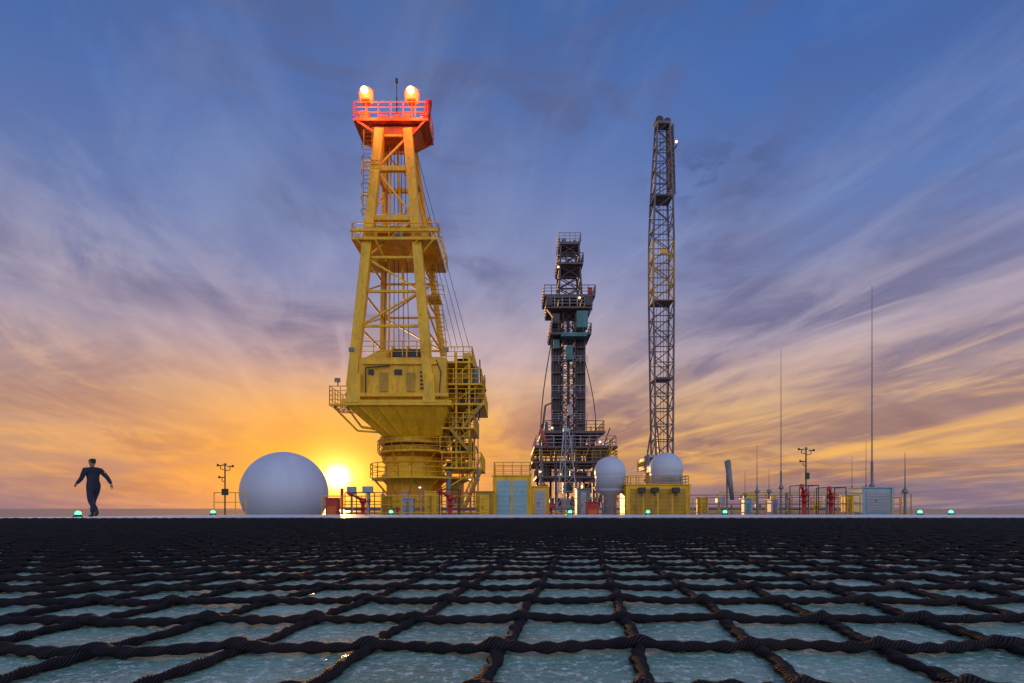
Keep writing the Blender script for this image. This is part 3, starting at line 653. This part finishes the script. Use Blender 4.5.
# ------------------------------------------------------------------ sky
AZ=math.radians(-18.8); EL=math.radians(3.3)
SD=Vector((math.sin(AZ)*math.cos(EL),math.cos(AZ)*math.cos(EL),math.sin(EL)))
WD=Vector((math.sin(math.radians(-3)),math.cos(math.radians(-3)),.12))
wd=bpy.data.worlds.new('World'); scene.world=wd; wd.use_nodes=True; nt=wd.node_tree; nt.nodes.clear(); L=nt.links.new
try: wd.cycles.sampling_method='MANUAL'; wd.cycles.sample_map_resolution=512
except Exception: pass
def setin(n,i,v):
    if isinstance(v,bpy.types.NodeSocket): L(v,n.inputs[i])
    else: n.inputs[i].default_value=v
def mt(op,a,b_=0.0,c=None,clamp=False):
    n=nt.nodes.new('ShaderNodeMath'); n.operation=op; n.use_clamp=clamp; setin(n,0,a); setin(n,1,b_)
    if c is not None: setin(n,2,c)
    return n.outputs[0]
def vm(op,a,b_):
    n=nt.nodes.new('ShaderNodeVectorMath'); n.operation=op; setin(n,0,a)
    if b_ is not None: setin(n,1,b_)
    return n.outputs['Value'] if op in('LENGTH','DOT_PRODUCT') else n.outputs[0]
def ramp(f,st,interp='EASE'):
    n=nt.nodes.new('ShaderNodeValToRGB'); cr_=n.color_ramp; cr_.interpolation=interp; setin(n,0,f)
    while len(cr_.elements)<len(st): cr_.elements.new(.5)
    for e_,(p,c) in zip(cr_.elements,st): e_.position=p; e_.color=c if len(c)==4 else srgb(*c)
    return n.outputs[0]
def mix(f,a,b_,bt='MIX'):
    n=nt.nodes.new('ShaderNodeMixRGB'); n.blend_type=bt; setin(n,0,f); setin(n,1,a); setin(n,2,b_); return n.outputs[0]
def gauss(ctr,sx,sy,sz,wid):
    l=vm('LENGTH',vm('MULTIPLY',vm('SUBTRACT',dirv,tuple(ctr)),(sx,sy,sz)),None); q=mt('DIVIDE',l,wid); return mt('EXPONENT',mt('MULTIPLY',mt('MULTIPLY',q,q),-1.0))
tc=nt.nodes.new('ShaderNodeTexCoord'); dirv=vm('NORMALIZE',tc.outputs['Generated'],None)
sp=nt.nodes.new('ShaderNodeSeparateXYZ'); L(dirv,sp.inputs[0]); X,Y,Z=sp.outputs
z=mt('MAXIMUM',Z,0.0)
warm=ramp(z,[(0,(165,130,130)),(.03,(215,145,82)),(.09,(246,176,58)),(.18,(238,182,92)),(.27,(190,162,155)),(.38,(146,146,182)),(.55,(104,124,178)),(.70,(74,104,162)),(1,(45,82,145))],'LINEAR')
cool=ramp(z,[(0,(110,110,142)),(.04,(146,126,140)),(.11,(180,146,138)),(.20,(160,142,156)),(.32,(124,132,174)),(.46,(84,120,184)),(.60,(48,100,176)),(1,(38,80,150))],'LINEAR')
fw=gauss(WD,1,1,.4,.56)
sky=mix(fw,cool,warm)
den=mt('ADD',z,.13)
al=mt('DIVIDE',mt('ADD',mt('MULTIPLY',X,SD.x),mt('MULTIPLY',Y,SD.y)),den); ac=mt('DIVIDE',mt('SUBTRACT',mt('MULTIPLY',X,SD.y),mt('MULTIPLY',Y,SD.x)),den)
def cl(sa,sl,sc_,det,ro,dis,ox):
    cb=nt.nodes.new('ShaderNodeCombineXYZ'); L(mt('MULTIPLY',ac,sa),cb.inputs[0]); L(mt('MULTIPLY',al,sl),cb.inputs[1]); cb.inputs[2].default_value=ox
    n=nt.nodes.new('ShaderNodeTexNoise'); n.inputs['Scale'].default_value=sc_; n.inputs['Detail'].default_value=det; n.inputs['Roughness'].default_value=ro; n.inputs['Distortion'].default_value=dis; L(cb.outputs[0],n.inputs['Vector']); return n.outputs['Fac']
lit=ramp(z,[(0,(190,150,140)),(.06,(252,180,80)),(.16,(248,192,118)),(.28,(205,182,188)),(.45,(150,162,200)),(1,(110,135,185))],'LINEAR')
drk=ramp(z,[(0,(92,92,124)),(.06,(150,102,88)),(.16,(146,112,116)),(.28,(114,110,145)),(.5,(92,100,146)),(1,(70,90,138))],'LINEAR')
fade=ramp(z,[(0,(1,1,1,1)),(.28,(1,1,1,1)),(.55,(.42,.42,.42,1)),(1,(.3,.3,.3,1))])
corner=mt('SUBTRACT',1.0,mt('MULTIPLY',ramp(mt('ABSOLUTE',mt('ADD',X,.02)),[(.25,(0,0,0,1)),(.52,(.7,.7,.7,1))]),ramp(z,[(.28,(0,0,0,1)),(.48,(1,1,1,1))])))
mp=nt.nodes.new('ShaderNodeMapping'); mp.inputs['Scale'].default_value=(1.7,1.7,5.0); mp.inputs['Rotation'].default_value=(0,math.radians(-8),0); L(dirv,mp.inputs[0]); nb=nt.nodes.new('ShaderNodeTexNoise'); nb.inputs['Scale'].default_value=1.7; nb.inputs['Detail'].default_value=5; nb.inputs['Roughness'].default_value=.6; nb.inputs['Distortion'].default_value=.7; L(mp.outputs[0],nb.inputs['Vector'])
c6=mt('MULTIPLY',ramp(nb.outputs['Fac'],[(.42,(0,0,0,1)),(.62,(.85,.85,.85,1))]),corner)
c1=mt('MULTIPLY',ramp(cl(1.1,.40,.9,4,.58,.9,1.3),[(.44,(0,0,0,1)),(.70,(.72,.72,.72,1))]),fade)
c2=mt('MULTIPLY',ramp(cl(1.0,.75,.85,5,.60,1.0,7.7),[(.42,(0,0,0,1)),(.66,(.75,.75,.75,1))]),corner)
c3=mt('MULTIPLY',ramp(cl(2.6,.9,1.2,5,.64,.8,4.1),[(.45,(0,0,0,1)),(.72,(.55,.55,.55,1))]),fade)
sky=mix(c2,sky,drk); sky=mix(c6,sky,drk); sky=mix(c1,sky,lit); sky=mix(c3,sky,lit)
WP=Vector((.395,1,.655)).normalized()
cbm=nt.nodes.new('ShaderNodeMapping'); cbm.inputs['Scale'].default_value=(14,14,34); cbm.inputs['Rotation'].default_value=(0,.35,0); L(dirv,cbm.inputs[0]); nw=nt.nodes.new('ShaderNodeTexNoise'); nw.inputs['Scale'].default_value=1.2; nw.inputs['Detail'].default_value=4; L(cbm.outputs[0],nw.inputs['Vector'])
sky=mix(mt('MULTIPLY',gauss(WP,1,1,2.4,.09),ramp(nw.outputs['Fac'],[(.45,(0,0,0,1)),(.60,(.75,.75,.75,1))])),sky,srgb(76,90,138))
cb=nt.nodes.new('ShaderNodeMapping'); cb.inputs['Scale'].default_value=(3,3,24); L(dirv,cb.inputs[0]); n=nt.nodes.new('ShaderNodeTexNoise'); n.inputs['Scale'].default_value=1.4; n.inputs['Detail'].default_value=4; L(cb.outputs[0],n.inputs['Vector'])
bank=mt('MULTIPLY',ramp(n.outputs['Fac'],[(.42,(0,0,0,1)),(.60,(.8,.8,.8,1))]),ramp(z,[(0,(1,1,1,1)),(.05,(.75,.75,.75,1)),(.15,(0,0,0,1))]))
sky=mix(bank,sky,srgb(120,106,134))
sky=mix(mt('MULTIPLY',gauss(SD,1,1,2.3,.36),.70),sky,srgb(255,150,22))
sky=mix(mt('MULTIPLY',gauss(SD,1,1,1.6,.15),.95),sky,srgb(255,178,12))
sky=mix(1.0,sky,mix(gauss(SD,1,1,1.2,.050),(0,0,0,1),(1.4,.85,.20,1)),'ADD')
sky=mix(1.0,sky,mix(gauss(SD,1,1,1,.015),(0,0,0,1),(6,5,3.5,1)),'ADD')
back_fill=mt('MULTIPLY',mt('MAXIMUM',mt('MULTIPLY',vm('DOT_PRODUCT',dirv,tuple(SD)),-1.0),0.0),1.7)  # extra sky brightness added opposite the sun, fills the camera-facing fronts
sky=mix(1.0,sky,mix(mt('MINIMUM',back_fill,1.0),(0,0,0,1),(.54,.56,.62,1)),'ADD')
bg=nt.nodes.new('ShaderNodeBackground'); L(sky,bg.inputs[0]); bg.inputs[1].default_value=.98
st=nt.nodes.new('ShaderNodeTexSky'); st.sky_type='NISHITA'; st.sun_disc=False; st.sun_elevation=EL; st.sun_rotation=AZ
b2=nt.nodes.new('ShaderNodeBackground'); L(st.outputs[0],b2.inputs[0]); b2.inputs[1].default_value=.008
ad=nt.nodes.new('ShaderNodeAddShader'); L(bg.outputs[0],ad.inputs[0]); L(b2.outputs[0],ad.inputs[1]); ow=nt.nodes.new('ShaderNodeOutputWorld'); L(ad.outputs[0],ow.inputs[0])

sl=bpy.data.lights.new('sun','SUN'); sl.energy=3.0; sl.angle=math.radians(1.5); sl.color=(1,.5,.18); so=bpy.data.objects.new('sun',sl); so.rotation_euler=(-SD).to_track_quat('-Z','Y').to_euler(); scene.collection.objects.link(so)

cam=bpy.data.cameras.new('camera'); co=bpy.data.objects.new('camera',cam); co.location=(0,0,H); co.rotation_euler=(math.radians(90),0,0); cam.lens=18; cam.sensor_width=36; cam.shift_y=166.5/1024; cam.clip_start=.03; cam.clip_end=100000
scene.collection.objects.link(co); scene.camera=co
scene.view_settings.view_transform='Standard'; scene.view_settings.look='None'; scene.view_settings.exposure=0
